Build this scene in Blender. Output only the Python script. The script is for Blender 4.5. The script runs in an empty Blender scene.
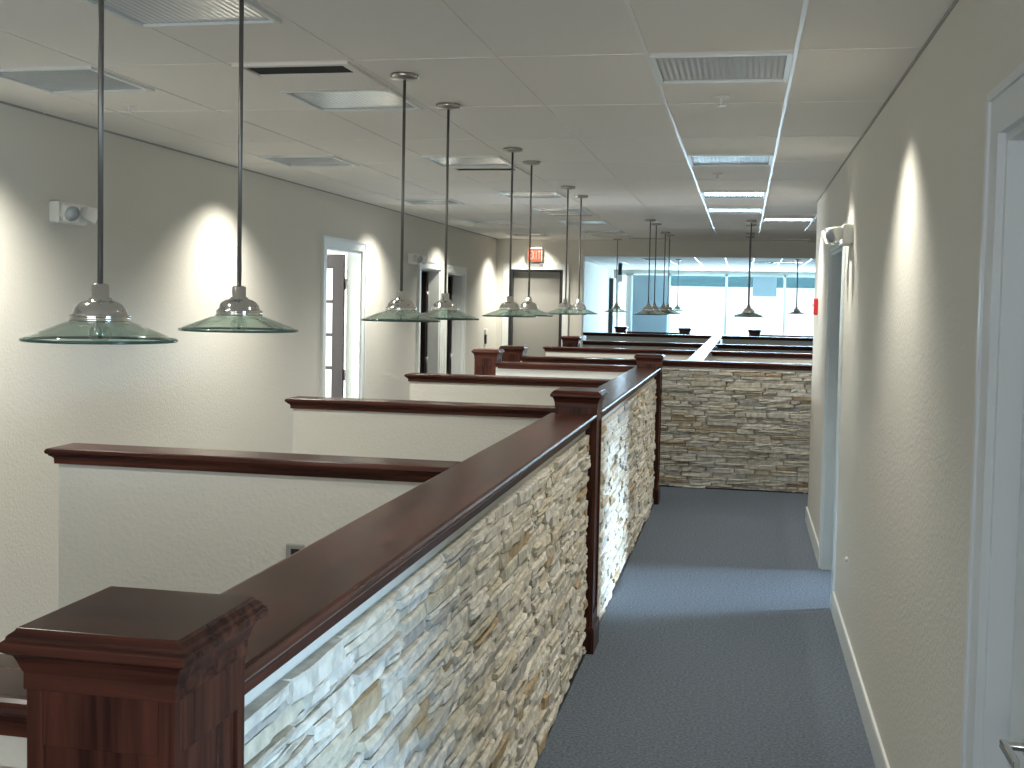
import bpy, math, random
from mathutils import Vector, Matrix

random.seed(7)
S = bpy.context.scene
COL = S.collection
H = 1.8            # eye height
ZC = 2.70          # ceiling height
XL_, XR_ = -3.463, 0.577   # long walls left and right

# ------------------------------------------------------------------ camera
def make_camera():
    yaw, pitch, roll, f, cy = -0.198, 0.048, 0.020, 1150.0, 357.8
    fw = Vector((math.sin(yaw)*math.cos(pitch), math.cos(yaw)*math.cos(pitch), -math.sin(pitch)))
    r = Vector((math.cos(yaw), -math.sin(yaw), 0.0))
    u = r.cross(fw)
    r2 = r*math.cos(roll) + u*math.sin(roll)
    u2 = u*math.cos(roll) - r*math.sin(roll)
    m = Matrix.Identity(4)
    for i in range(3):
        m[i][0] = r2[i]; m[i][1] = u2[i]; m[i][2] = -fw[i]
    m[0][3], m[1][3], m[2][3] = 0.0, 0.0, H
    cd = bpy.data.cameras.new('camera')
    cam = bpy.data.objects.new('camera', cd)
    COL.objects.link(cam)
    cam.matrix_world = m
    cd.sensor_fit = 'HORIZONTAL'; cd.sensor_width = 36.0
    cd.lens = f/1024.0*36.0
    cd.shift_y = -(384.0-cy)/1024.0
    cd.clip_start = 0.02; cd.clip_end = 200
    S.camera = cam
make_camera()

# ------------------------------------------------------------------ view, world
S.view_settings.view_transform = 'Standard'
S.view_settings.look = 'None'
S.view_settings.gamma = 1.0
S.view_settings.use_curve_mapping = False
S.view_settings.exposure = 0.25

w = bpy.data.worlds.new('daylight'); S.world = w
w.use_nodes = True
bg = w.node_tree.nodes['Background']
bg.inputs[0].default_value = (0.80, 0.92, 1.0, 1); bg.inputs[1].default_value = 1.5

# ------------------------------------------------------------------ large lights
def area(name, loc, direction, sx, sy, power, color, spread=180):
    l = bpy.data.lights.new(name, 'AREA'); l.shape = 'RECTANGLE'
    l.size = sx; l.size_y = sy; l.energy = power; l.color = color
    l.spread = math.radians(spread)
    o = bpy.data.objects.new(name, l); COL.objects.link(o)
    o.location = loc
    o.rotation_euler = Vector(direction).to_track_quat('-Z', 'Z').to_euler()
    return o
def spot(name, loc, target, power, color, angle, blend=0.5, size=0.03):
    l = bpy.data.lights.new(name, 'SPOT'); l.energy = power; l.color = color
    l.spot_size = math.radians(angle); l.spot_blend = blend; l.shadow_soft_size = size
    o = bpy.data.objects.new(name, l); COL.objects.link(o)
    o.location = loc
    o.rotation_euler = (Vector(target)-Vector(loc)).to_track_quat('-Z', 'Y').to_euler()
    return o
DAY = (0.72, 0.87, 1.0)
WARM = (1.0, 0.955, 0.84)
area('far_window_daylight', (-0.3, 29.9, 1.70), (0, -1, 0), 6.1, 1.9, 950, (0.60, 0.82, 1.0))
area('rear_fill', (-1.5, -3.75, 1.6), (0, 1, 0.42), 3.5, 1.6, 34, (1.0, 0.97, 0.94), 100)  # added fill behind the camera, tilted up to lift the ceiling
area('side_window_daylight', (2.3, 0.25, 0.95), (-1.0, 0.62, -0.22), 1.6, 0.7, 25, (0.52, 0.74, 1.0), 58)
area('right_office_daylight', (3.5, 8.45, 0.90), (-1, -0.35, -0.20), 0.9, 0.7, 22, (0.58, 0.79, 1.0), 34)
area('left_office_daylight', (-6.9, 9.0, 1.6), (1, 0, 0), 1.8, 1.5, 420, (0.90, 0.96, 1.0))
for y in (4.50, 7.18, 10.35, 12.8, 15.5):
    spot('wall_wash', (XL_+0.45, y, 2.67), (XL_+0.43, y, 1.0), 130, WARM, 124, 1.0)
for y in (4.45, 6.80, 9.30):
    spot('wall_wash', (XR_-0.32, y, 2.67), (XR_-0.30, y, 0.9), 76, WARM, 104, 1.0)
spot('wall_wash', (-2.88, 15.865, 2.67), (-2.88, 15.87, 1.0), 60, WARM, 112, 1.0)
for x, y, p in ((-2.0, 2.4, 58), (-2.0, 4.7, 45), (-2.0, 7.1, 60), (-2.0, 9.4, 60), (-1.7, 13.0, 120), (0.6, 10.9, 70), (1.3, 13.2, 130), (-1.7, 18.0, 130), (1.3, 18.0, 130)):
    spot('overhead_fill', (x, y, 2.67), (x, y+0.2, 1.0), p, (1.0, 0.965, 0.88), 145, 1.0)  # added overhead fill for partitions and far block, no fixtures exist
for y in (3.0, 5.4, 8.2):
    spot('overhead_fill', (0.05, y, 2.67), (-0.76, y, 0.5), 45, WARM, 92, 1.0)  # added fill aimed at the stone half wall and its rail

# ------------------------------------------------------------------ materials
def mat(name, color, rough=0.5, metal=0.0, spec=0.5, coat=0.0):
    m = bpy.data.materials.new(name); m.use_nodes = True
    b = m.node_tree.nodes['Principled BSDF']
    b.inputs['Base Color'].default_value = (*color, 1)
    b.inputs['Roughness'].default_value = rough
    b.inputs['Metallic'].default_value = metal
    b.inputs['Specular IOR Level'].default_value = spec
    b.inputs['Coat Weight'].default_value = coat
    return m
def nodes(m):
    return m.node_tree.nodes, m.node_tree.links, m.node_tree.nodes['Principled BSDF']
def noise_bump(m, scale, strength, dist=0.01, detail=3.0, stretch=None):
    n, l, b = nodes(m)
    tc = n.new('ShaderNodeTexCoord'); nz = n.new('ShaderNodeTexNoise'); bp = n.new('ShaderNodeBump')
    nz.inputs['Scale'].default_value = scale; nz.inputs['Detail'].default_value = detail
    bp.inputs['Strength'].default_value = strength; bp.inputs['Distance'].default_value = dist
    if stretch:
        mp = n.new('ShaderNodeMapping'); mp.inputs['Scale'].default_value = stretch
        l.new(tc.outputs['Object'], mp.inputs[0]); l.new(mp.outputs[0], nz.inputs['Vector'])
    else:
        l.new(tc.outputs['Object'], nz.inputs['Vector'])
    l.new(nz.outputs['Fac'], bp.inputs['Height']); l.new(bp.outputs[0], b.inputs['Normal'])
    return nz
def color_from(m, nz, stops):
    n, l, b = nodes(m)
    cr = n.new('ShaderNodeValToRGB')
    e = cr.color_ramp.elements
    while len(e) < len(stops): e.new(0.5)
    for k, (p, c) in enumerate(stops):
        e[k].position = p; e[k].color = (*c, 1)
    l.new(nz.outputs[0], cr.inputs[0]); l.new(cr.outputs[0], b.inputs['Base Color'])
    return cr

M = {}
M['wall'] = mat('painted_drywall', (0.67, 0.655, 0.595), 0.75, spec=0.25)
noise_bump(M['wall'], 70, 0.32, 0.007, 2.0)
M['ceiling'] = mat('acoustic_tile', (0.87, 0.84, 0.79), 0.85, spec=0.2)
noise_bump(M['ceiling'], 120, 0.25, 0.004, 2.0)
M['grid'] = mat('ceiling_grid_paint', (0.87, 0.84, 0.79), 0.30, spec=0.4)
M['carpet'] = mat('blue_grey_carpet', (0.13, 0.15, 0.17), 0.95, spec=0.1)
color_from(M['carpet'], noise_bump(M['carpet'], 75, 0.7, 0.008, 8.0), [(0.34, (0.088, 0.108, 0.132)), (0.66, (0.165, 0.194, 0.232))])
M['trim'] = mat('white_trim_paint', (0.74, 0.77, 0.75), 0.38)
M['white'] = mat('white_plastic', (0.78, 0.78, 0.74), 0.45)
M['door_white'] = mat('white_door_paint', (0.66, 0.70, 0.72), 0.4)
M['jamb'] = mat('office_jamb_paint', (0.62, 0.68, 0.68), 0.4)
def wood(name, c0, c1, axis):
    m = mat(name, c0, 0.27, spec=0.16, coat=0.0)
    n, l, b = nodes(m)
    b.inputs['Coat Roughness'].default_value = 0.16
    tc = n.new('ShaderNodeTexCoord'); mp = n.new('ShaderNodeMapping')
    sc = {'x': (2.0, 38, 38), 'y': (38, 2.0, 38), 'z': (38, 38, 2.0)}[axis]
    mp.inputs['Scale'].default_value = sc
    nz = n.new('ShaderNodeTexNoise'); nz.inputs['Scale'].default_value = 1.0; nz.inputs['Detail'].default_value = 6
    nz.inputs['Distortion'].default_value = 0.6
    l.new(tc.outputs['Object'], mp.inputs[0]); l.new(mp.outputs[0], nz.inputs['Vector'])
    color_from(m, nz, [(0.32, c0), (0.72, c1)])
    return m
W0, W1 = (0.028, 0.010, 0.0075), (0.115, 0.038, 0.024)
M['wood_x'] = wood('mahogany_along_x', W0, W1, 'x')
M['wood_y'] = wood('mahogany_along_y', W0, W1, 'y')
M['wood_z'] = wood('mahogany_upright', W0, W1, 'z')
M['dark_wood'] = mat('dark_stained_door', (0.016, 0.009, 0.010), 0.35)
M['steel'] = mat('brushed_nickel', (0.46, 0.44, 0.41), 0.30, metal=1.0)
M['chrome'] = mat('polished_nickel', (0.78, 0.77, 0.74), 0.09, metal=1.0)
M['rod'] = mat('satin_rod', (0.20, 0.195, 0.185), 0.42, metal=0.9)
M['black'] = mat('black_plastic', (0.012, 0.012, 0.014), 0.5)
M['void'] = mat('dark_duct', (0.008, 0.009, 0.012), 0.9)
M['red'] = mat('red_enamel', (0.55, 0.02, 0.02), 0.4)
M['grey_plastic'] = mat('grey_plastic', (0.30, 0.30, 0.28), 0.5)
M['blind'] = mat('grey_blue_blind', (0.34, 0.45, 0.51), 0.8)

M['door_grey'] = mat('grey_door_paint', (0.27, 0.265, 0.24), 0.45)
M['lens'] = mat('prismatic_lens', (0.42, 0.47, 0.52), 0.09, spec=1.0)
def ribs(m, scale, strength):
    n, l, b = nodes(m)
    tc = n.new('ShaderNodeTexCoord'); wv = n.new('ShaderNodeTexWave'); bp = n.new('ShaderNodeBump')
    wv.bands_direction = 'X'; wv.inputs['Scale'].default_value = scale
    bp.inputs['Strength'].default_value = strength; bp.inputs['Distance'].default_value = 0.003
    l.new(tc.outputs['Object'], wv.inputs['Vector']); l.new(wv.outputs['Fac'], bp.inputs['Height'])
    l.new(bp.outputs[0], b.inputs['Normal'])
ribs(M['lens'], 14, 0.3)

def emit(name, color, strength):
    m = bpy.data.materials.new(name); m.use_nodes = True
    n = m.node_tree.nodes; n.clear()
    e = n.new('ShaderNodeEmission'); o = n.new('ShaderNodeOutputMaterial')
    e.inputs[0].default_value = (*color, 1); e.inputs[1].default_value = strength
    m.node_tree.links.new(e.outputs[0], o.inputs[0])
    return m
M['exit_face'] = emit('exit_sign_face', (1.0, 0.23, 0.13), 0.95)
M['exit_letter'] = emit('exit_sign_letters', (1.0, 0.55, 0.40), 1.6)
def glass(name, tint, rough=0.02, gloss_boost=0.0):
    m = bpy.data.materials.new(name); m.use_nodes = True
    n = m.node_tree.nodes; l = m.node_tree.links; n.clear()
    t = n.new('ShaderNodeBsdfTransparent'); t.inputs[0].default_value = (*tint, 1)
    g = n.new('ShaderNodeBsdfGlossy'); g.inputs['Roughness'].default_value = rough
    g.inputs[0].default_value = (1, 1, 1, 1)
    lw_ = n.new('ShaderNodeLayerWeight'); lw_.inputs[0].default_value = 0.5
    pw = n.new('ShaderNodeMath'); pw.operation = 'POWER'; pw.inputs[1].default_value = 5.0
    ma = n.new('ShaderNodeMath'); ma.operation = 'MULTIPLY_ADD'; ma.use_clamp = True
    ma.inputs[1].default_value = 0.75; ma.inputs[2].default_value = 0.045 + gloss_boost
    mx = n.new('ShaderNodeMixShader'); o = n.new('ShaderNodeOutputMaterial')
    l.new(lw_.outputs['Facing'], pw.inputs[0]); l.new(pw.outputs[0], ma.inputs[0]); l.new(ma.outputs[0], mx.inputs[0])
    l.new(t.outputs[0], mx.inputs[1]); l.new(g.outputs[0], mx.inputs[2]); l.new(mx.outputs[0], o.inputs[0])
    return m
M['pane'] = glass('clear_pane', (0.95, 0.98, 0.98))
M['shade_glass'] = glass('green_tinted_glass', (0.84, 0.90, 0.87), 0.03, 0.02)
M['bulb_glass'] = glass('clear_bulb_glass', (0.88, 0.91, 0.90), 0.05, 0.08)
M['tint'] = glass('cyan_sun_strip', (0.34, 0.50, 0.54))
M['shade_rim'] = mat('dark_green_glass_edge', (0.03, 0.085, 0.07), 0.15)
M['bulb'] = mat('unlit_clear_bulb', (0.75, 0.77, 0.75), 0.12, spec=0.8)
# ledge stone: one tone per stone
def stone():
    m = mat('ledge_stone', (0.5, 0.48, 0.42), 0.85, spec=0.2)
    n, l, b = nodes(m)
    geo = n.new('ShaderNodeNewGeometry')
    cr = n.new('ShaderNodeValToRGB'); cr.color_ramp.interpolation = 'CONSTANT'
    tones = [(0.00, (0.66, 0.62, 0.52)), (0.20, (0.60, 0.57, 0.49)), (0.38, (0.70, 0.67, 0.59)), (0.58, (0.54, 0.52, 0.47)),
             (0.66, (0.60, 0.55, 0.44)), (0.78, (0.48, 0.38, 0.25)), (0.83, (0.72, 0.70, 0.64)), (0.95, (0.45, 0.44, 0.41))]
    e = cr.color_ramp.elements
    while len(e) < len(tones): e.new(0.5)
    for k, (p, c) in enumerate(tones): e[k].position = p; e[k].color = (*c, 1)
    l.new(geo.outputs['Random Per Island'], cr.inputs[0])
    tc = n.new('ShaderNodeTexCoord'); nz = n.new('ShaderNodeTexNoise')
    nz.inputs['Scale'].default_value = 26; nz.inputs['Detail'].default_value = 6
    l.new(tc.outputs['Object'], nz.inputs['Vector'])
    mr = n.new('ShaderNodeMapRange'); mr.inputs[1].default_value = 0.3; mr.inputs[2].default_value = 0.7
    mr.inputs[3].default_value = 0.72; mr.inputs[4].default_value = 1.12
    l.new(nz.outputs['Fac'], mr.inputs[0])
    mx = n.new('ShaderNodeMix'); mx.data_type = 'RGBA'; mx.blend_type = 'MULTIPLY'; mx.inputs[0].default_value = 1.0
    l.new(cr.outputs[0], mx.inputs[6]); l.new(mr.outputs[0], mx.inputs[7])
    l.new(mx.outputs[2], b.inputs['Base Color'])
    bp = n.new('ShaderNodeBump'); bp.inputs['Strength'].default_value = 0.8; bp.inputs['Distance'].default_value = 0.012
    l.new(nz.outputs['Fac'], bp.inputs['Height']); l.new(bp.outputs[0], b.inputs['Normal'])
    return m
M['stone'] = stone()

# ------------------------------------------------------------------ mesh helpers
class MB:
    def __init__(s): s.v = []; s.f = []; s.smooth = []
    def add(s, verts, faces, smooth=False, xf=None):
        k = len(s.v)
        for p in verts:
            s.v.append(tuple(xf @ Vector(p)) if xf else tuple(p))
        for q in faces:
            s.f.append(tuple(i+k for i in q)); s.smooth.append(smooth)
        return s
    def box(s, x0, x1, y0, y1, z0, z1, xf=None):
        v = [(x0,y0,z0),(x1,y0,z0),(x1,y1,z0),(x0,y1,z0),(x0,y0,z1),(x1,y0,z1),(x1,y1,z1),(x0,y1,z1)]
        f = [(0,3,2,1),(4,5,6,7),(0,1,5,4),(1,2,6,5),(2,3,7,6),(3,0,4,7)]
        return s.add(v, f, False, xf)
    def stack(s, x0, x1, y0, y1, prof, xf=None):
        """rectangle rings: prof = [(outset, z), ...] from top to bottom"""
        v = []; f = []
        for o, z in prof:
            v += [(x0-o,y0-o,z),(x1+o,y0-o,z),(x1+o,y1+o,z),(x0-o,y1+o,z)]
        f.append((0,1,2,3))
        for i in range(len(prof)-1):
            a, b = i*4, i*4+4
            for j in range(4):
                k = (j+1) % 4
                f.append((a+j, b+j, b+k, a+k))
        e = (len(prof)-1)*4
        f.append((e+3, e+2, e+1, e))
        return s.add(v, f, False, xf)
    def lathe(s, prof, seg=32, xf=None, smooth=True, close=False):
        v = []; f = []
        n = len(prof)
        for k in range(seg):
            a = 2*math.pi*k/seg
            for r, z in prof: v.append((r*math.cos(a), r*math.sin(a), z))
        for k in range(seg):
            k2 = (k+1) % seg
            for i in range(n-1 if not close else n):
                i2 = (i+1) % n
                f.append((k*n+i, k2*n+i, k2*n+i2, k*n+i2))
        if not close:
            if prof[0][0] > 1e-6: f.append(tuple(k*n for k in range(seg-1, -1, -1)))
            if prof[-1][0] > 1e-6: f.append(tuple(k*n+n-1 for k in range(seg)))
        return s.add(v, f, smooth, xf)
    def build(s, name, m, parent=None, bevel=0.0, loc=None):
        me = bpy.data.meshes.new(name)
        me.from_pydata(s.v, [], s.f)
        me.materials.append(m)
        me.polygons.foreach_set('use_smooth', s.smooth)
        me.update()
        import bmesh
        bm = bmesh.new(); bm.from_mesh(me)
        bmesh.ops.recalc_face_normals(bm, faces=bm.faces[:])
        bm.to_mesh(me); bm.free()
        o = bpy.data.objects.new(name, me); COL.objects.link(o)
        if parent: o.parent = parent
        if loc: o.location = loc
        if bevel:
            md = o.modifiers.new('bevel', 'BEVEL'); md.width = bevel; md.segments = 2; md.limit_method = 'ANGLE'
        return o

def T(x, y, z, rx=0, ry=0, rz=0):
    return Matrix.Translation((x, y, z)) @ Matrix.Rotation(rz, 4, 'Z') @ Matrix.Rotation(ry, 4, 'Y') @ Matrix.Rotation(rx, 4, 'X')
def thing(name, label, cat, loc=(0,0,0), group=None):
    o = bpy.data.objects.new(name, None); COL.objects.link(o)
    o.empty_display_size = 0.1
    o.location = loc
    tag(o, label, cat, group)
    return o
def tag(o, label, cat, group=None):
    o['label'] = label; o['category'] = cat
    if group: o['group'] = group
    return o
def struct(o):
    o['kind'] = 'structure'; return o
def copy_tree(o, parent=None):
    c = o.copy(); COL.objects.link(c)
    if parent: c.parent = parent
    for ch in list(o.children): copy_tree(ch, c)
    return c
def B(*a): return MB().box(*a)

# ------------------------------------------------------------------ the room
XL, XR = -3.463, 0.577
YB, YE = 16.015, 29.5          # back wall of the door recess; far window wall
Y0 = -3.9
XO, XRR = -7.0, 3.6            # outer left wall, outer right wall
WT = 0.13                      # wall thickness
struct(B(XO-0.1, XRR+0.1, Y0-0.1, YE+0.5, -0.12, 0.0).build('floor', M['carpet']))
struct(B(XO-0.1, XRR+0.1, Y0-0.1, YE+0.5, ZC, ZC+0.12).build('ceiling', M['ceiling']))

# suspended grid bars
g = MB(); g2 = MB()
for x in (0.665, 0.152, -0.367, -0.92, -1.475, -1.99, -2.535, -3.06, 1.18, 1.70, 2.2, 2.7, 3.2):
    y0 = Y0 if x < XR else 10.02
    q = g if x in (0.665, 0.152, -0.367) else g2
    q.box(x-0.007, x+0.007, y0, 15.99, ZC-0.003, ZC+0.001)
    g.box(x-0.009, x+0.009, 16.3, YE, ZC-0.003, ZC+0.001)
y = -3.1
while y < 29:
    g2.box(XL, XR if y < 10 else 3.4, y-0.008, y+0.008, ZC-0.0022, ZC+0.001)
    y += 1.04
struct(g.build('trim_1', M['grid'])); struct(g2.build('trim_3', M['ceiling']))
g = MB()
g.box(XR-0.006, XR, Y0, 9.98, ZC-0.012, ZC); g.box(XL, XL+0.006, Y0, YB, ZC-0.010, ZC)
struct(g.build('shadow_trim', M['grey_plastic']))  # edge strips coloured dark grey as the shadow line under the ceiling

# left wall with three office doorways, open to the offices behind
DOORS_L = [(9.19, 10.12, 2.24), (12.08, 12.92, 2.16), (13.22, 14.05, 2.14)]
lw = MB(); prev = Y0
for a, b, t in DOORS_L:
    lw.box(XL-WT, XL, prev, a, 0, ZC); lw.box(XL-WT, XL, a, b, t, ZC); prev = b
lw.box(XL-WT, XL, prev, YE, 0, ZC)
struct(lw.build('wall_left', M['wall']))
bl = MB(); prev = Y0
for a, b, t in DOORS_L:
    bl.stack(XL, XL+0.016, prev, a-0.09, [(-0.003,0.12),(0,0.11),(0,0.0)]); prev = b+0.09
bl.stack(XL, XL+0.016, prev, YB, [(-0.003,0.12),(0,0.11),(0,0.0)])
struct(bl.build('baseboard_left', M['trim']))
# offices behind the left wall
of = MB()
of.box(XO-0.1, XO, 7.6, 16.0, 0, ZC)
for y in (7.6, 11.4, 13.02, 16.0): of.box(XO, XL-WT, y, y+0.1, 0, ZC)
struct(of.build('wall_offices', M['wall']))

# right wall: near doorway (closed) and a doorway into a bright office
DN = (1.90, 2.825, 2.21); DO = (7.02, 8.16, 2.18)
rw = MB(); prev = 1.3
rw.box(XR, XR+WT, Y0, 0.70, 0, ZC)
rw.box(XR, XR+WT, 0.70, 1.66, 0, 0.30); rw.box(XR, XR+WT, 0.70, 1.66, 2.20, ZC)
rw.box(XR, XR+WT, 1.66, DN[0], 0, ZC)
rw.box(XR, XR+WT, DN[0], DN[1], DN[2], ZC)
rw.box(XR, XR+WT, DN[1], DO[0], 0, ZC)
rw.box(XR, XR+WT, DO[0], DO[1], DO[2], ZC)
rw.box(XR, XR+WT, DO[1], 9.98, 0, ZC)
rw.box(XR+WT, XRR, 9.85, 9.98, 0, ZC)
struct(rw.build('wall_right', M['wall']))
ro = MB()
ro.box(XR+WT, XRR, 5.4, 5.5, 0, ZC); ro.box(XRR, XRR+0.1, 5.4, YE, 0, ZC)
struct(ro.build('wall_right_office', M['wall']))
br = MB()
for a, b in ((0.80, DN[0]-0.11), (DN[1]+0.11, DO[0]), (DO[1]+0.01, 9.98)):
    br.stack(XR-0.016, XR, a, b, [(-0.003,0.125),(0,0.115),(0,0.0)])
struct(br.build('baseboard_right', M['trim']))

# back wall with exit door, header beam, far wall with window, wall behind the camera
bw = MB()
bw.box(XL, -3.275, YB, YB+0.15, 0, ZC); bw.box(-2.505, -2.225, YB, YB+0.15, 0, ZC)
bw.box(-3.275, -2.505, YB, YB+0.15, 2.272, ZC)
struct(bw.build('wall_back', M['wall']))
struct(B(-2.225, XRR, YB, YB+0.28, 2.478, ZC).build('trim_2', M['wall']))
WX0, WX1, WZ0, WZ1 = -2.85, 2.75, 0.80, 2.62
fw_ = MB()
fw_.box(XL-WT, -3.20, YE, YE+0.12, 0, ZC); fw_.box(-2.92, WX0, YE, YE+0.12, 0, ZC); fw_.box(-3.20, -2.92, YE, YE+0.12, 2.60, ZC); fw_.box(WX1, XRR, YE, YE+0.12, 0, ZC)
fw_.box(WX0, WX1, YE, YE+0.12, 0, WZ0); fw_.box(WX0, WX1, YE, YE+0.12, WZ1, ZC)
struct(fw_.build('wall_far', M['wall']))
rb = MB()
rb.box(XO, -3.3, Y0-0.1, Y0, 0, ZC); rb.box(-3.3, 0.3, Y0-0.1, Y0, 0, 0.7)
rb.box(-3.3, 0.3, Y0-0.1, Y0, 2.5, ZC); rb.box(0.3, XRR, Y0-0.1, Y0, 0, ZC)
struct(rb.build('wall_rear', M['wall']))
bk = MB().stack(XL, -3.30, YB-0.016, YB, [(-0.003,0.12),(0,0.11),(0,0)])
struct(bk.build('baseboard_back', M['trim']))

def window(name, axis, pos, u0, u1, z0, z1, mull, depth=0.08):
    """framed window in a wall across axis; mull = list of u of mullions"""
    fr = MB()
    def bx(a, b, c, d):
        if axis == 'y': fr.box(a, b, pos, pos+depth, c, d)
        else: fr.box(pos, pos+depth, a, b, c, d)
    t = 0.05
    bx(u0, u1, z1-t, z1); bx(u0, u1, z0, z0+t); bx(u0, u0+t, z0, z1); bx(u1-t, u1, z0, z1)
    for u in mull: bx(u-0.03, u+0.03, z0, z1)
    f = struct(fr.build(name, M['trim']))
    cuts = [u0+t] + [c for u in mull for c in (u-0.03, u+0.03)] + [u1-t]
    for k in range(0, len(cuts), 2):
        p = MB()
        if axis == 'y': p.box(cuts[k], cuts[k+1], pos+0.035, pos+0.041, z0+t, z1-t)
        else: p.box(pos+0.035, pos+0.041, cuts[k], cuts[k+1], z0+t, z1-t)
        p.build('pane', M['pane'], f)
    return f
w1 = window('window_1', 'y', YE, WX0, WX1, WZ0, WZ1, [-1.88, -0.45, 0.98])
window('window_4', 'y', YE, -3.20, -2.92, 0.0, 2.60, [])
struct(B(XL, -3.29, YB+0.15, YE, 0, ZC).build('wall_left_far', M['wall']))
window('rear_fill_window', 'y', Y0-0.09, -3.3, 0.3, 0.7, 2.5, [-2.1, -0.9])  # unseen window, added behind the camera to go with the rear fill
window('window_3', 'x', XR+0.02, 0.70, 1.66, 0.30, 2.20, [])
B(-1.85, 2.70, YE+0.05, YE+0.054, 2.30, 2.575).build('tinted_strip', M['tint'], w1)
sb = B(-2.80, -1.91, YE-0.03, YE-0.015, 0.9, 2.57).build('window_blind', M['blind'])
tag(sb, 'grey blue blind fully drawn over the left pane of the far window', 'blind')
s2 = B(0.20, 0.78, YE-0.03, YE-0.015, 2.08, 2.57).build('window_blind', M['blind'])
tag(s2, 'short grey blind half lowered over the right half of the far window', 'blind')

# ------------------------------------------------------------------ doors
def casing(mb, side, a, b, t, w_=0.085):
    """flat casing on a wall face x = side (sx = direction it stands proud)"""
    x, d = side; e_ = 0.0025
    x0, x1 = (x, x+d) if d > 0 else (x+d, x)
    mb.box(x0, x1, a-w_, a, 0, t+w_); mb.box(x0, x1, b, b+w_, 0, t+w_); mb.box(x0, x1, a, b, t, t+w_)
    o = 0.4*d
    x0, x1 = (x, x+d+o) if d > 0 else (x+d+o, x)
    mb.box(x0, x1, a-w_-e_, a-w_+0.02, 0, t+w_+e_); mb.box(x0, x1, b+w_-0.02, b+w_+e_, 0, t+w_+e_); mb.box(x0, x1, a-w_+0.02, b+w_-0.02, t+w_-0.02, t+w_+e_)
def jambs(mb, x0, x1, a, b, t, th=0.02):
    mb.box(x0, x1, a, a+th, 0, t); mb.box(x0, x1, b-th, b, 0, t); mb.box(x0, x1, a+th, b-th, t-th, t)
def lever(parent, xf, m):
    l = MB().lathe([(0.026,0),(0.026,0.008),(0.011,0.010),(0.010,0.05),(0.0,0.05)], 20, xf)
    l.box(-0.011, 0.115, -0.010, 0.010, 0.042, 0.058, xf)
    return l.build('door_handle', m, parent, 0.003)

def office_door(n, a, b, t, x_leaf_open, glazed):
    fr = MB()
    casing(fr, (XL, 0.018), a, b, t); jambs(fr, XL-WT, XL, a, b, t)
    root = struct(fr.build('door_%d' % n, M['trim']))
    # leaf swung back into the office, hinged on the far jamb
    L = b-a-0.05
    y0, y1 = b-0.075, b-0.030
    x1 = XL-WT-0.012; x0 = x1-L
    lf = MB()
    z0, z1 = 0.012, t-0.03
    st = 0.105
    lf.box(x0, x0+st, y0, y1, z0, z1); lf.box(x1-st, x1, y0, y1, z0, z1)
    lf.box(x0+st, x1-st, y0, y1, z1-0.13, z1); lf.box(x0+st, x1-st, y0, y1, z0, z0+0.24)
    zz = z0+0.24; top = z1-0.13; nrow = 6
    for k in range(1, nrow):
        zc = zz+(top-zz)*k/nrow
        lf.box(x0+st, x1-st, y0+0.008, y1-0.008, zc-0.015, zc+0.015)
    for k in (1, 2):
        xc = x0+st+(x1-x0-2*st)*k/3
        lf.box(xc-0.011, xc+0.011, y0+0.010, y1-0.010, zz, top)
    leaf = lf.build('door_leaf', M['dark_wood'], root)
    leaf['label'] = 'dark stained glazed leaf standing open'
    B(x0+st, x1-st, y0+0.02, y1-0.02, zz, top).build('glass', M['pane'], leaf)
    lever(leaf, T(x0+0.06, y0, 0.98, math.pi/2), M['steel'])
    hg = MB()
    for z in (0.25, 1.1, t-0.3):
        hg.lathe([(0.0,-0.05),(0.008,-0.05),(0.008,0.05),(0.0,0.05)], 10, T(XL-WT-0.006, b-0.028, z))
    hg.build('hinge', M['steel'], root)
    return root
for k, (a, b, t) in enumerate(DOORS_L): office_door(k+1, a, b, t, 0, True)

# near right doorway: closed white leaf, lever handle
fr = MB(); casing(fr, (XR, -0.018), *DN, 0.105); jambs(fr, XR, XR+WT, *DN)
d4 = struct(fr.build('door_4', M['door_white']))
a, b, t = DN
lf = MB(); xl = XR+0.055
lf.box(xl, xl+0.04, a+0.022, b-0.022, 0.01, t-0.022)
for (z0, z1) in ((0.25, 0.95), (1.15, 2.0)):
    for (y0, y1) in ((a+0.14, a+0.43), (a+0.50, b-0.14)):
        lf.stack(xl-0.002, xl+0.002, y0, y1, [(0, z1), (0, z0)])
leaf = lf.build('door_leaf', M['door_white'], d4, 0.002)
lever(leaf, T(xl, b-0.20, 0.86, 0, -math.pi/2, 0) @ Matrix.Rotation(-math.pi/2, 4, 'Z'), M['chrome'])
# bright office doorway on the right
fr = MB(); casing(fr, (XR, -0.012), DO[0]+0.085, DO[1]-0.0, DO[2], 0.05); jambs(fr, XR, XR+WT, *DO)
d5 = struct(fr.build('door_5', M['jamb']))
hg = MB()
for z in (0.3, 1.1, 1.9): hg.lathe([(0,-0.05),(0.008,-0.05),(0.008,0.05),(0,0.05)], 10, T(XR+WT-0.01, DO[1]-0.026, z))
hg.build('hinge', M['steel'], d5)
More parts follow.
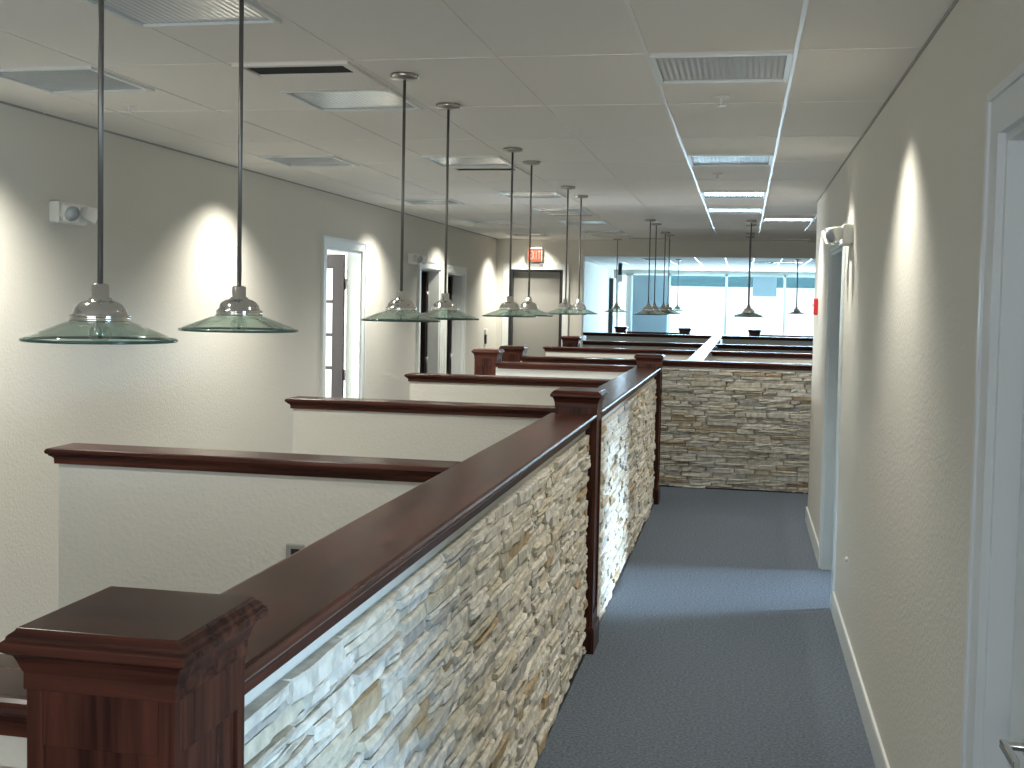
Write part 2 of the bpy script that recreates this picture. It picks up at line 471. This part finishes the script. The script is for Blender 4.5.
# exit door in the back wall
fr = MB()
x0, x1, t = -3.275, -2.505, 2.245
t = 2.272
fr.box(x0-0.085, x0, YB-0.018, YB, 0, t+0.085); fr.box(x1, x1+0.085, YB-0.018, YB, 0, t+0.085); fr.box(x0, x1, YB-0.018, YB, t, t+0.085)
d6 = struct(fr.build('door_6', M['trim']))
fr = MB(); fr.box(x0, x0+0.045, YB-0.004, YB+0.15, 0, t); fr.box(x1-0.045, x1, YB-0.004, YB+0.15, 0, t); fr.box(x0+0.045, x1-0.045, YB-0.004, YB+0.15, t-0.035, t)
fr.build('door_frame', M['black'], d6)
leaf = B(x0+0.047, x1-0.047, YB+0.10, YB+0.145, 0.01, t-0.037).build('door_leaf', M['door_grey'], d6)
MB().lathe([(0.024,0),(0.024,0.008),(0.010,0.012),(0.010,0.04),(0.026,0.05),(0.024,0.07),(0,0.075)], 16, T(x1-0.11, YB+0.10, 1.0, math.pi/2)).build('door_handle', M['steel'], leaf)

# ------------------------------------------------------------------ low walls, posts, stone
ZR = 1.240         # top of the wooden rail
XC = -0.828        # centre line of the corridor half wall
CAP = [(-0.014,0.0),(-0.005,-0.003),(-0.001,-0.009),(0.0,-0.015),(-0.004,-0.021),(-0.010,-0.023),(-0.011,-0.028),(-0.018,-0.032),(-0.024,-0.038),(-0.025,-0.058),(-0.032,-0.058)]
def cap_prof(z): return [(o, z+dz) for o, dz in CAP]
POSTCAP = [(-0.016,0.0),(-0.014,-0.004),(-0.006,-0.010),(-0.006,-0.014),(0.0,-0.018),(0.0,-0.030),(-0.006,-0.034),(-0.012,-0.037),(-0.016,-0.046),(-0.020,-0.058),(-0.022,-0.062),(-0.022,-0.085),(-0.030,-0.085)]
def make_post(label):
    root = thing('newel_post', label, 'post', group='square wooden posts')
    hb = 0.101
    MB().box(-hb, hb, -hb, hb, 0, 1.30).build('post_body', M['wood_z'], root)
    fr = MB(); d = 0.007; s = 0.024; z0, z1 = 0.13, 1.275
    for k in range(4):
        xf = Matrix.Rotation(k*math.pi/2, 4, 'Z')
        fr.box(-hb-d, -hb-d+s, -hb-d, -hb, z0, z1, xf); fr.box(hb+d-s, hb, -hb-d, -hb, z0, z1, xf)
        fr.box(-hb-d+s, hb+d-s, -hb-d, -hb, 1.195, z1, xf)
        fr.box(-hb-d+s, hb+d-s, -hb-d, -hb, z0, 0.20, xf)
    fr.build('panel_frame', M['wood_z'], root, 0.0015)
    hw = 0.133
    MB().stack(-hw, hw, -hw, hw, [(o, 1.355+dz) for o, dz in POSTCAP]).build('post_cap', M['wood_x'], root, 0.0015)
    q = hb+0.018
    MB().stack(-q, q, -q, q, [(-0.012,0.14),(-0.004,0.132),(0,0.12),(0,0)]).build('post_base', M['wood_z'], root)
    return root
proto_post = None
POSTS = []
def post(x, y, label):
    global proto_post
    if proto_post is None:
        proto_post = make_post(label); o = proto_post
    else:
        o = copy_tree(proto_post); o['label'] = label
    o.location = (x, y, 0)
    POSTS.append(o)
    return o

def stone_mesh(length, z0, z1, rnd):
    """veneer in its own frame: u along, depth out of -y ; returns MB"""
    mb = MB(); z = z0
    while z < z1-0.006:
        h = rnd.choice((0.024, 0.030, 0.034, 0.040, 0.050))
        if z+h > z1-0.014: h = z1-z
        u = 0.0
        while u < length-0.002:
            l = rnd.uniform(0.09, 0.42)
            if u+l > length-0.05: l = length-u
            cells = [(u, u+l, z, z+h)]
            if h > 0.036 and rnd.random() < 0.45:
                c = z+h*rnd.uniform(0.4, 0.6); cells = [(u, u+l, z, c), (u, u+l, c, z+h)]
            for (a, b, c, d) in cells:
                dep = rnd.uniform(0.016, 0.035)
                gp = 0.0012
                a2, b2, c2, d2 = a+gp, b-gp, c+gp, d-gp
                j = lambda s: rnd.uniform(-s, s)
                n = max(2, int((b2-a2)/0.07)+1)
                back = []; front = []
                verts = []; 
                for k in range(n+1):
                    uu = a2+(b2-a2)*k/n
                    ins = 0.004 if k in (0, n) else 0
                    ui = uu+(0.005 if k == 0 else (-0.005 if k == n else j(0.01)))
                    cl, dl = c2+0.003+j(0.002), d2-0.003+j(0.002)
                    verts += [(uu, 0.0, c2), (ui, -(dep-0.004-ins+j(0.003)), c2), (ui, -(dep-ins+j(0.005)), cl+0.002), (ui, -(dep-ins+j(0.005)), dl-0.002), (ui, -(dep-0.004-ins+j(0.003)), d2), (uu, 0.0, d2)]
                f = []
                for k in range(n):
                    for i in range(5):
                        f.append((k*6+i, k*6+6+i, k*6+7+i, k*6+i+1))
                f.append(tuple(range(6))); f.append(tuple(n*6+i for i in range(5, -1, -1)))
                mb.add(verts, f)
            u += l
        z += h
    return mb

def half_wall(label, x0, x1, y0, y1, capw, stone=None, group=None, cat='half wall', ends=(0.09, 0.09), wood=None):
    """low drywall partition between two corner points of its plan, wooden cap on top"""
    along = 'x' if (x1-x0) > (y1-y0) else 'y'
    root = thing('half_wall', label, cat, group=group)
    B(x0, x1, y0, y1, 0, ZR-0.05).build('wall_panel', M['wall'], root)
    cx, cy = (x0+x1)/2, (y0+y1)/2
    if along == 'x':
        a, b, c, d = x0-ends[0], x1+ends[1], cy-capw/2, cy+capw/2
    else:
        a, b, c, d = cx-capw/2, cx+capw/2, y0-ends[0], y1+ends[1]
    MB().stack(a, b, c, d, cap_prof(ZR)).build('wood_cap', M['wood_'+along], root)
    if stone:
        side, s0, s1, z1 = stone
        rnd = random.Random(int(abs(s0)*977+abs(s1)*131))
        mb = stone_mesh(s1-s0, 0.0, z1, rnd)
        if side == '+x': xf = T(x1, s0, 0, 0, 0, math.pi/2)
        else: xf = T(s0, y0, 0)
        mb.v = [tuple(xf @ Vector(p)) for p in mb.v]
        mb.build('stone_veneer', M['stone'], root)
        if side == '+x': B(x1, x1+0.030, s0, s1, 0.0, 0.012).build('base_strip', M['black'], root)
        else: B(s0, s1, y0-0.030, y0, 0.0, 0.012).build('base_strip', M['black'], root)
    if y0 > 11: root.scale = (1, 1, 1.014)      # the second block stands a little taller
    return root

PX = [1.47, 5.93, 10.52]
post(XC+0.008, PX[0], 'nearest square mahogany post with flat moulded cap, filling the bottom left corner')
post(XC, PX[1], 'square mahogany post in the middle of the long stone half wall')
post(XC, PX[2], 'square mahogany post at the far corridor end of the long stone half wall')
hp = 0.101
def corridor_wall(label, ya, yb):
    half_wall(label, -0.905, -0.777, ya, yb, 0.245, ('+x', ya+0.003, yb-0.003, 1.135), 'stone faced half walls along the corridor', ends=(0.0, 0.0))
corridor_wall('near stone faced half wall with mahogany rail beside the carpeted corridor', PX[0]+hp+0.009, PX[1]-hp-0.009)
corridor_wall('second stone faced half wall with mahogany rail, between the middle and far posts', PX[1]+hp+0.009, PX[2]-hp-0.009)
# front wall to the left of the nearest post
half_wall('mahogany topped half wall running left from the nearest post', -2.40, XC-hp-0.006, PX[0]-0.05, PX[0]+0.08, 0.20, ('-y', -2.40, XC-hp-0.02, 1.135), ends=(0.09, 0.0))
XI = -0.925
def partition(label, y, x0=-2.433, x1=XI, grp='white cubicle partitions in the first block'):
    half_wall(label, x0, x1, y-0.055, y+0.055, 0.185, None, grp, 'partition', ends=(0.036, -0.026))
partition('nearest cream cubicle partition with mahogany cap, jutting left from the stone wall', 3.82)
partition('second cream cubicle partition, its cap meeting the middle post', 6.13, -2.468)
partition('third cream cubicle partition, between the middle post and the small end posts', 8.52, -2.492)
post(-2.37, 10.66, 'square mahogany post at the left end of the fourth cubicle wall')
half_wall('fourth cream cubicle wall with mahogany cap between two square posts', -2.38+hp+0.009, XC-hp-0.009, 10.60-0.05, 10.60+0.05, 0.22, None, 'white cubicle partitions in the first block', 'partition', ends=(0, 0))
# second block: cross wall with stone front, spine and partitions either side
YX = 11.50
XS = -0.475
post(-2.31, YX+0.12, 'square mahogany post at the left end of the stone cross wall')
half_wall('stone faced cross wall with mahogany rail closing off the corridor end', -2.33+hp+0.009, 3.5, YX-0.01, YX+0.12, 0.22, ('-y', -2.2, 3.45, 1.165), ends=(0, 0))
half_wall('low spine wall with glossy wooden rail between the far cubicles', XS-0.06, XS+0.06, YX+0.19, 21.85, 0.165, None, ends=(0, 0))
for k, y in enumerate((14.25, 16.95)):
    partition(['nearer left partition of the second cubicle block, behind the stone cross wall', 'farther left partition of the second cubicle block, behind the stone cross wall'][k], y, -2.42, XS-0.062, 'left partitions of the second block')
    half_wall(['nearer right partition of the second cubicle block, behind the stone cross wall', 'farther right partition of the second cubicle block, behind the stone cross wall'][k], XS+0.062, 3.5, y-0.055, y+0.055, 0.185, None, 'right partitions of the second block', 'partition', ends=(-0.026, 0))
post(-2.32, 15.70, 'square mahogany post standing at the right corner of the exit door wall')
half_wall('low dark capped wall at the far end of the left spine cubicles', -2.95, XS-0.09, 21.9, 22.0, 0.2, None, 'caps before the far window', 'partition')
half_wall('low dark capped wall at the far end of the right spine cubicles', XS+0.09, 3.5, 21.9, 22.0, 0.2, None, 'caps before the far window', 'partition', ends=(0.09, 0))
for x, lb in ((-2.46, 'far post at the left end of the rail before the window'), (-1.16, 'far post standing just left of the spine rail before the window'), (0.22, 'far post standing just right of the spine rail before the window')):
    post(x, 23.6, lb)
half_wall('farthest left low wall with dark rail between two far posts', -2.46+hp+0.009, -1.16-hp-0.009, 23.55, 23.65, 0.2, None, 'rails between the far posts', ends=(0, 0))
half_wall('farthest right low wall with dark rail running right from its far post', 0.22+hp+0.009, 3.5, 23.55, 23.65, 0.2, None, 'rails between the far posts', ends=(0, 0))

# ------------------------------------------------------------------ pendants
def make_pendant():
    root = thing('pendant_lamp', '', 'pendant lamp', group='glass shade pendant lamps')
    MB().lathe([(0.0,0.0),(0.055,0.0),(0.058,-0.006),(0.056,-0.018),(0.012,-0.024),(0.0,-0.024)], 28).build('canopy', M['steel'], root)
    MB().lathe([(0.0060,-0.02),(0.0060,-0.876)], 12).build('rod', M['rod'], root)
    so = MB().lathe([(0.0,-0.8700),(0.013,-0.8700),(0.0185,-0.8730),(0.0185,-0.8990),(0.024,-0.9010),(0.025,-0.9050),(0.036,-0.9080),(0.046,-0.9140),(0.053,-0.9230),(0.056,-0.9320),(0.0565,-0.9350),(0.063,-0.9360),(0.064,-0.9400),(0.060,-0.9430),(0.064,-0.9460),(0.063,-0.9500),(0.0,-0.9500)], 36)
    soc = so.build('socket_cover', M['chrome'], root)
    sh = MB(); r0, r1 = 0.052, 0.159
    top = []; n = 9
    for i in range(n):
        u = i/(n-1); r = r0+(r1-r0)*u; z = -0.9470-0.0405*(u**1.1)
        top.append((r, z))
    prof = top + [(r-0.0005, z-0.0045) for r, z in reversed(top[:-1] + [(r1-0.002, top[-1][1])])]
    shade = sh.lathe(prof, 56, close=True).build('glass_shade', M['shade_glass'], root)
    zr = top[-1][1]
    MB().lathe([(r1-0.0005, zr+0.0008),(r1+0.0018, zr-0.0008),(r1+0.0018, zr-0.0045),(r1-0.0005, zr-0.0058)], 56, close=True).build('glass_edge', M['shade_rim'], shade)
    bp = [(0.013,-0.949),(0.014,-0.958),(0.020,-0.965),(0.024,-0.974),(0.024,-0.982),(0.019,-0.990),(0.010,-0.9945),(0.0,-0.996)]
    MB().lathe(bp, 22).build('bulb', M['bulb_glass'], root)
    return root
PEND = make_pendant()
first = [True]
def pendant(x, y, label):
    if first[0]: o = PEND; first[0] = False
    else: o = copy_tree(PEND)
    o.location = (x, y, ZC); o['label'] = label
    return o
NEAR = [(2.245, 'nearest green glass pendant lamp, leftmost in the photo'), (2.937, 'second green glass pendant lamp, over the nearest cream partition'),
        (4.455, 'third pendant lamp of the left row, hanging just right of the first office door'), (5.149, 'fourth pendant lamp of the left row, before the paired office doorways'),
        (6.641, 'fifth pendant lamp of the left row, left side of the exit door'), (7.254, 'sixth pendant lamp of the left row, hanging below the exit sign'),
        (8.805, 'seventh pendant lamp of the left row, right side of the exit door'), (9.533, 'last pendant lamp of the left row, at the corner of the exit wall')]
for k, (y, lb) in enumerate(NEAR):
    o = pendant(-1.353, y, lb)
    o.scale = (1, 1, (1.008, 1.0, 0.991)[min(k, 2)])     # rods differ slightly in length
for x, y, lb in ((-0.99, 12.184, 'nearest pendant lamp left of the far spine rail'), (-0.97, 12.75, 'second pendant lamp left of the far spine rail'),
                 (-0.97, 14.23, 'third pendant lamp left of the far spine rail'), (-0.95, 14.75, 'fourth pendant lamp left of the far spine rail'),
                 (0.05, 12.25, 'nearest pendant lamp right of the far spine rail, against the bright window'), (0.05, 12.85, 'second pendant lamp right of the far spine rail'),
                 (0.05, 14.28, 'third pendant lamp right of the far spine rail'), (0.05, 14.95, 'fourth pendant lamp right of the far spine rail'),
                 (-1.72, 15.75, 'pendant lamp hanging before the blue lit far left wall'),
                 (0.92, 21.1, 'pendant lamp under the far ceiling at the right window edge'), (0.95, 22.0, 'pendant lamp just behind the one at the right window edge'),
                 (-1.27, 22.6, 'small distant pendant lamp in front of the left window panes')):
    pendant(x, y, lb)

# ------------------------------------------------------------------ ceiling fixtures
def make_troffer(wx, wy):
    root = thing('ceiling_light', '', 'ceiling light', group='recessed ceiling light panels')
    fr = MB(); hx, hy = wx/2, wy/2; t = 0.018
    for a in ((-hx, hx, -hy, -hy+t), (-hx, hx, hy-t, hy), (-hx, -hx+t, -hy+t, hy-t), (hx-t, hx, -hy+t, hy-t)):
        fr.box(*a, -0.012, 0.0)
    fr.build('light_frame', M['trim'], root)
    B(-hx+t, hx-t, -hy+t, hy-t, -0.004, 0.0).build('lens', M['lens'], root)
    return root
TRO = make_troffer(0.50, 0.50); tfirst = [True]
def troffer(x, y, label):
    if tfirst[0]: o = TRO; tfirst[0] = False
    else: o = copy_tree(TRO)
    o.location = (x, y, ZC-0.0005); o['label'] = label
for y, lb in ((4.43, 'nearest ribbed ceiling light panel above the corridor'), (7.18, 'second ceiling light panel above the corridor'), (9.37, 'third ceiling light panel above the corridor'), (10.93, 'fourth ceiling light panel above the corridor')):
    troffer(-0.108, y, lb)
troffer(0.415, 12.05, 'ceiling light panel beyond the right wall corner, near the beam')
for y, lb in ((3.30, 'ceiling light panel at the top left edge of the photo, over the near pendants'), (4.97, 'ceiling light panel just behind the near air vent'), (7.18, 'ceiling light panel beside the second air vent, left of the fifth pendant'), (9.41, 'ceiling light panel behind the sixth pendant rod'), (10.95, 'ceiling light panel beside the third air vent'), (12.60, 'ceiling light panel just behind the third air vent'), (14.2, 'last ceiling light panel of the middle row, before the beam')):
    troffer(-1.745, y, lb)
for y, lb in ((4.41, 'ceiling light panel nearest along the left wall'), (7.14, 'second ceiling light panel along the left wall'), (10.1, 'third ceiling light panel along the left wall'), (12.6, 'fourth ceiling light panel along the left wall'), (14.9, 'ceiling light panel in front of the exit sign')):
    troffer(-2.80, y, lb)
troffer(-1.32, 15.55, 'small ceiling light panel tight against the beam')
troffer(0.57, 15.7, 'ceiling light panel against the beam at the right')
troffer(-1.7, 22.4, 'left ceiling light panel under the far ceiling beyond the beam')
troffer(0.34, 23.5, 'middle ceiling light panel under the far ceiling beyond the beam')
troffer(0.85, 23.2, 'right ceiling light panel under the far ceiling beyond the beam')

def make_vent():
    root = thing('air_vent', '', 'air vent', group='ceiling air vents')
    hx, hy, t = 0.235, 0.25, 0.03
    fr = MB()
    for a in ((-hx, hx, -hy, -hy+t), (-hx, hx, hy-t, hy), (-hx, -hx+t, -hy+t, hy-t), (hx-t, hx, -hy+t, hy-t)):
        fr.box(*a, -0.012, 0.0)
    fr.build('vent_frame', M['ceiling'], root)
    B(-hx+t, hx-t, -hy+t, hy-t, -0.003, 0.0).build('duct_opening', M['void'], root)
    for k in range(4):
        y = -hy+0.233+k*0.068
        MB().box(-hx+t, hx-t, -0.038, 0.038, -0.0015, 0.0015, T(0, y, -0.010, -0.12)).build('louvre', M['ceiling'], root)
    return root
VEN = make_vent(); vfirst = [True]
for y, lb in ((4.43, 'nearest ceiling air vent with a dark slot, above the near pendants'), (7.74, 'second ceiling air vent, behind the fourth pendant rod'), (11.75, 'third ceiling air vent, over the seventh pendant'), (15.2, 'ceiling air vent against the beam')):
    if vfirst[0]: o = VEN; vfirst[0] = False
    else: o = copy_tree(VEN)
    o.location = (-1.73, y, ZC-0.0005); o['label'] = lb

def sprinkler(x, y, lb):
    root = thing('sprinkler_head', lb, 'sprinkler', (x, y, ZC), 'ceiling sprinkler heads')
    MB().lathe([(0,0),(0.034,0),(0.032,-0.006),(0.012,-0.010),(0.0,-0.010)], 20).build('escutcheon', M['white'], root)
    MB().lathe([(0.007,-0.008),(0.007,-0.030),(0.004,-0.034),(0.020,-0.036),(0.020,-0.039),(0,-0.039)], 16).build('deflector', M['white'], root)
sprinkler(-0.119, 5.055, 'small white sprinkler head between the first two corridor light panels')
sprinkler(-0.20, 7.95, 'small white sprinkler head between the second and third corridor light panels')
sprinkler(-2.874, 5.02, 'small sprinkler head on the ceiling above the left emergency light')

# ------------------------------------------------------------------ wall fixtures
def emergency_light(side, y, z, lb):
    """body on a side wall; side=+1 faces +x (left wall), -1 faces -x (right wall)"""
    x = XL if side > 0 else XR
    root = thing('emergency_light', lb, 'emergency light', (x, y, z), 'twin head emergency lights')
    root.rotation_euler = (0, 0, 0 if side > 0 else math.pi)
    MB().stack(0.0, 0.055, -0.13, 0.13, [(-0.006,0.055),(0,0.048),(0,-0.048),(-0.006,-0.055)]).build('housing', M['white'], root, 0.004)
    for s in (-1, 1):
        arm = MB().lathe([(0.012,0),(0.012,0.04)], 12, T(0.045, s*0.085, 0.01, 0, math.pi/2))
        xf = T(0.098, s*0.105, 0.0, 0, math.pi/2+0.35, s*0.55)
        hd = arm.lathe([(0.0,-0.055),(0.030,-0.052),(0.045,-0.030),(0.055,0.020),(0.058,0.030),(0.050,0.032)], 4, xf @ Matrix.Rotation(math.pi/4, 4, 'Z'), smooth=False).build('lamp_head', M['white'], root)
        MB().lathe([(0.0,0.026),(0.030,0.028),(0.040,0.0335),(0.0,0.0335)], 20, xf).build('lamp_lens', M['lens'], hd)
    return root
emergency_light(1, 5.40, 2.215, 'white twin head emergency light on the left wall, behind the nearest pendant rod')
emergency_light(1, 11.75, 2.24, 'small emergency light left of the paired office doorways')
emergency_light(-1, 6.72, 2.215, 'white twin head emergency light on the right wall, above the bright doorway')
# exit sign over the door
ex = thing('exit_sign', 'red lit EXIT sign on the wall above the grey door', 'exit sign', (-2.905, YB, 2.475))
ex.scale = (0.76, 1.0, 1.0)
MB().stack(-0.135, 0.135, -0.05, 0.0, [(-0.004,0.10),(0,0.095),(0,-0.095),(-0.004,-0.10)]).build('sign_housing', M['white'], ex, 0.003)
B(-0.125, 0.125, -0.054, -0.049, -0.088, 0.088).build('sign_face', M['exit_face'], ex)
def strokes(ch):
    return {'E': [(0,0,.22,1),(0,0,1,.16),(0,.42,.85,.58),(0,.84,1,1)], 'I': [(.38,0,.62,1)], 'T': [(0,.84,1,1),(.39,0,.61,1)], 'X': 'X'}[ch]
for k, ch in enumerate('EXIT'):
    lx = -0.105+k*0.055; wd, ht = 0.042, 0.12; lz = -0.06
    mb = MB(); st = strokes(ch)
    if st == 'X':
        for s in (-1, 1):
            mb.box(-0.005, 0.005, -0.058, -0.053, -0.063, 0.063, Matrix.Translation((lx+wd/2, 0, 0)) @ Matrix.Rotation(s*0.30, 4, 'Y'))
    else:
        for a, b, c, d in st: mb.box(lx+a*wd, lx+c*wd, -0.058, -0.053, lz+b*ht, lz+d*ht)
    mb.build('letter', M['exit_letter'], ex)
# fire alarm at the end of the right wall
fa = thing('fire_alarm', 'red fire alarm strobe at the far end of the right wall', 'fire alarm', (XR, 9.50, 1.815))
MB().stack(-0.032, 0.0, -0.045, 0.045, [(-0.006,0.066),(0,0.060),(0,-0.060),(-0.006,-0.066)]).build('alarm_housing', M['red'], fa, 0.003)
MB().stack(-0.044, -0.032, -0.020, 0.020, [(-0.004,0.032),(0,0.028),(0,0.004),(-0.004,0.0)]).build('strobe_lens', M['white'], fa)
# small wall items
th = thing('wall_thermostat', 'small white thermostat with dark stem, low on the left wall near the corner', 'thermostat', (XL, 15.35, 1.33))
MB().stack(0, 0.03, -0.05, 0.05, [(-0.004,0.10),(0,0.096),(0,0.03),(-0.004,0.026)]).build('cover', M['white'], th)
B(0, 0.02, -0.03, 0.03, -0.10, 0.026).build('stem', M['black'], th)
wb = MB().lathe([(0,0),(0.013,0),(0.014,0.006),(0.010,0.013),(0,0.015)], 18, T(XR, 6.28, 0.475, 0, -math.pi/2)).build('wall_bumper', M['white'])
tag(wb, 'tiny white round bumper low on the right wall', 'wall bumper')
ol = thing('outlet_plate', 'grey outlet plate on the nearest cream partition, just above the rail', 'outlet', (-1.513, 3.765, 0.885))
MB().stack(-0.035, 0.035, -0.006, 0, [(-0.003,0.057),(0,0.052),(0,-0.052),(-0.003,-0.057)]).build('plate', M['grey_plastic'], ol)
B(-0.016, 0.016, -0.008, -0.005, 0.012, 0.040).build('socket', M['black'], ol); B(-0.016, 0.016, -0.008, -0.005, -0.040, -0.012).build('socket', M['black'], ol)
# far left: dark door leaf seen edge-on, and a hung speaker
dl = thing('dark_door', 'tall dark door leaf standing open edge-on beside the far blue lit wall', 'door', (-3.23, 28.8, 0))
B(-0.045, 0.045, -0.35, 0.35, 0.01, 2.45).build('leaf', M['black'], dl, 0.004)
MB().lathe([(0.02,0),(0.02,0.01),(0.01,0.015),(0.01,0.05),(0.025,0.06),(0,0.07)], 14, T(0.045, -0.28, 1.0, 0, math.pi/2)).build('door_handle', M['steel'], dl)
sp = thing('hanging_speaker', 'small black and white speaker hung from the far ceiling, above the dark door', 'speaker', (-2.66, 25.0, ZC))
MB().lathe([(0,0),(0.04,0),(0.04,-0.02),(0.045,-0.025),(0.045,-0.26),(0,-0.26)], 16).build('speaker_body', M['black'], sp)
MB().lathe([(0,-0.255),(0.05,-0.255),(0.06,-0.30),(0.055,-0.40),(0,-0.41)], 16).build('speaker_cone', M['white'], sp)
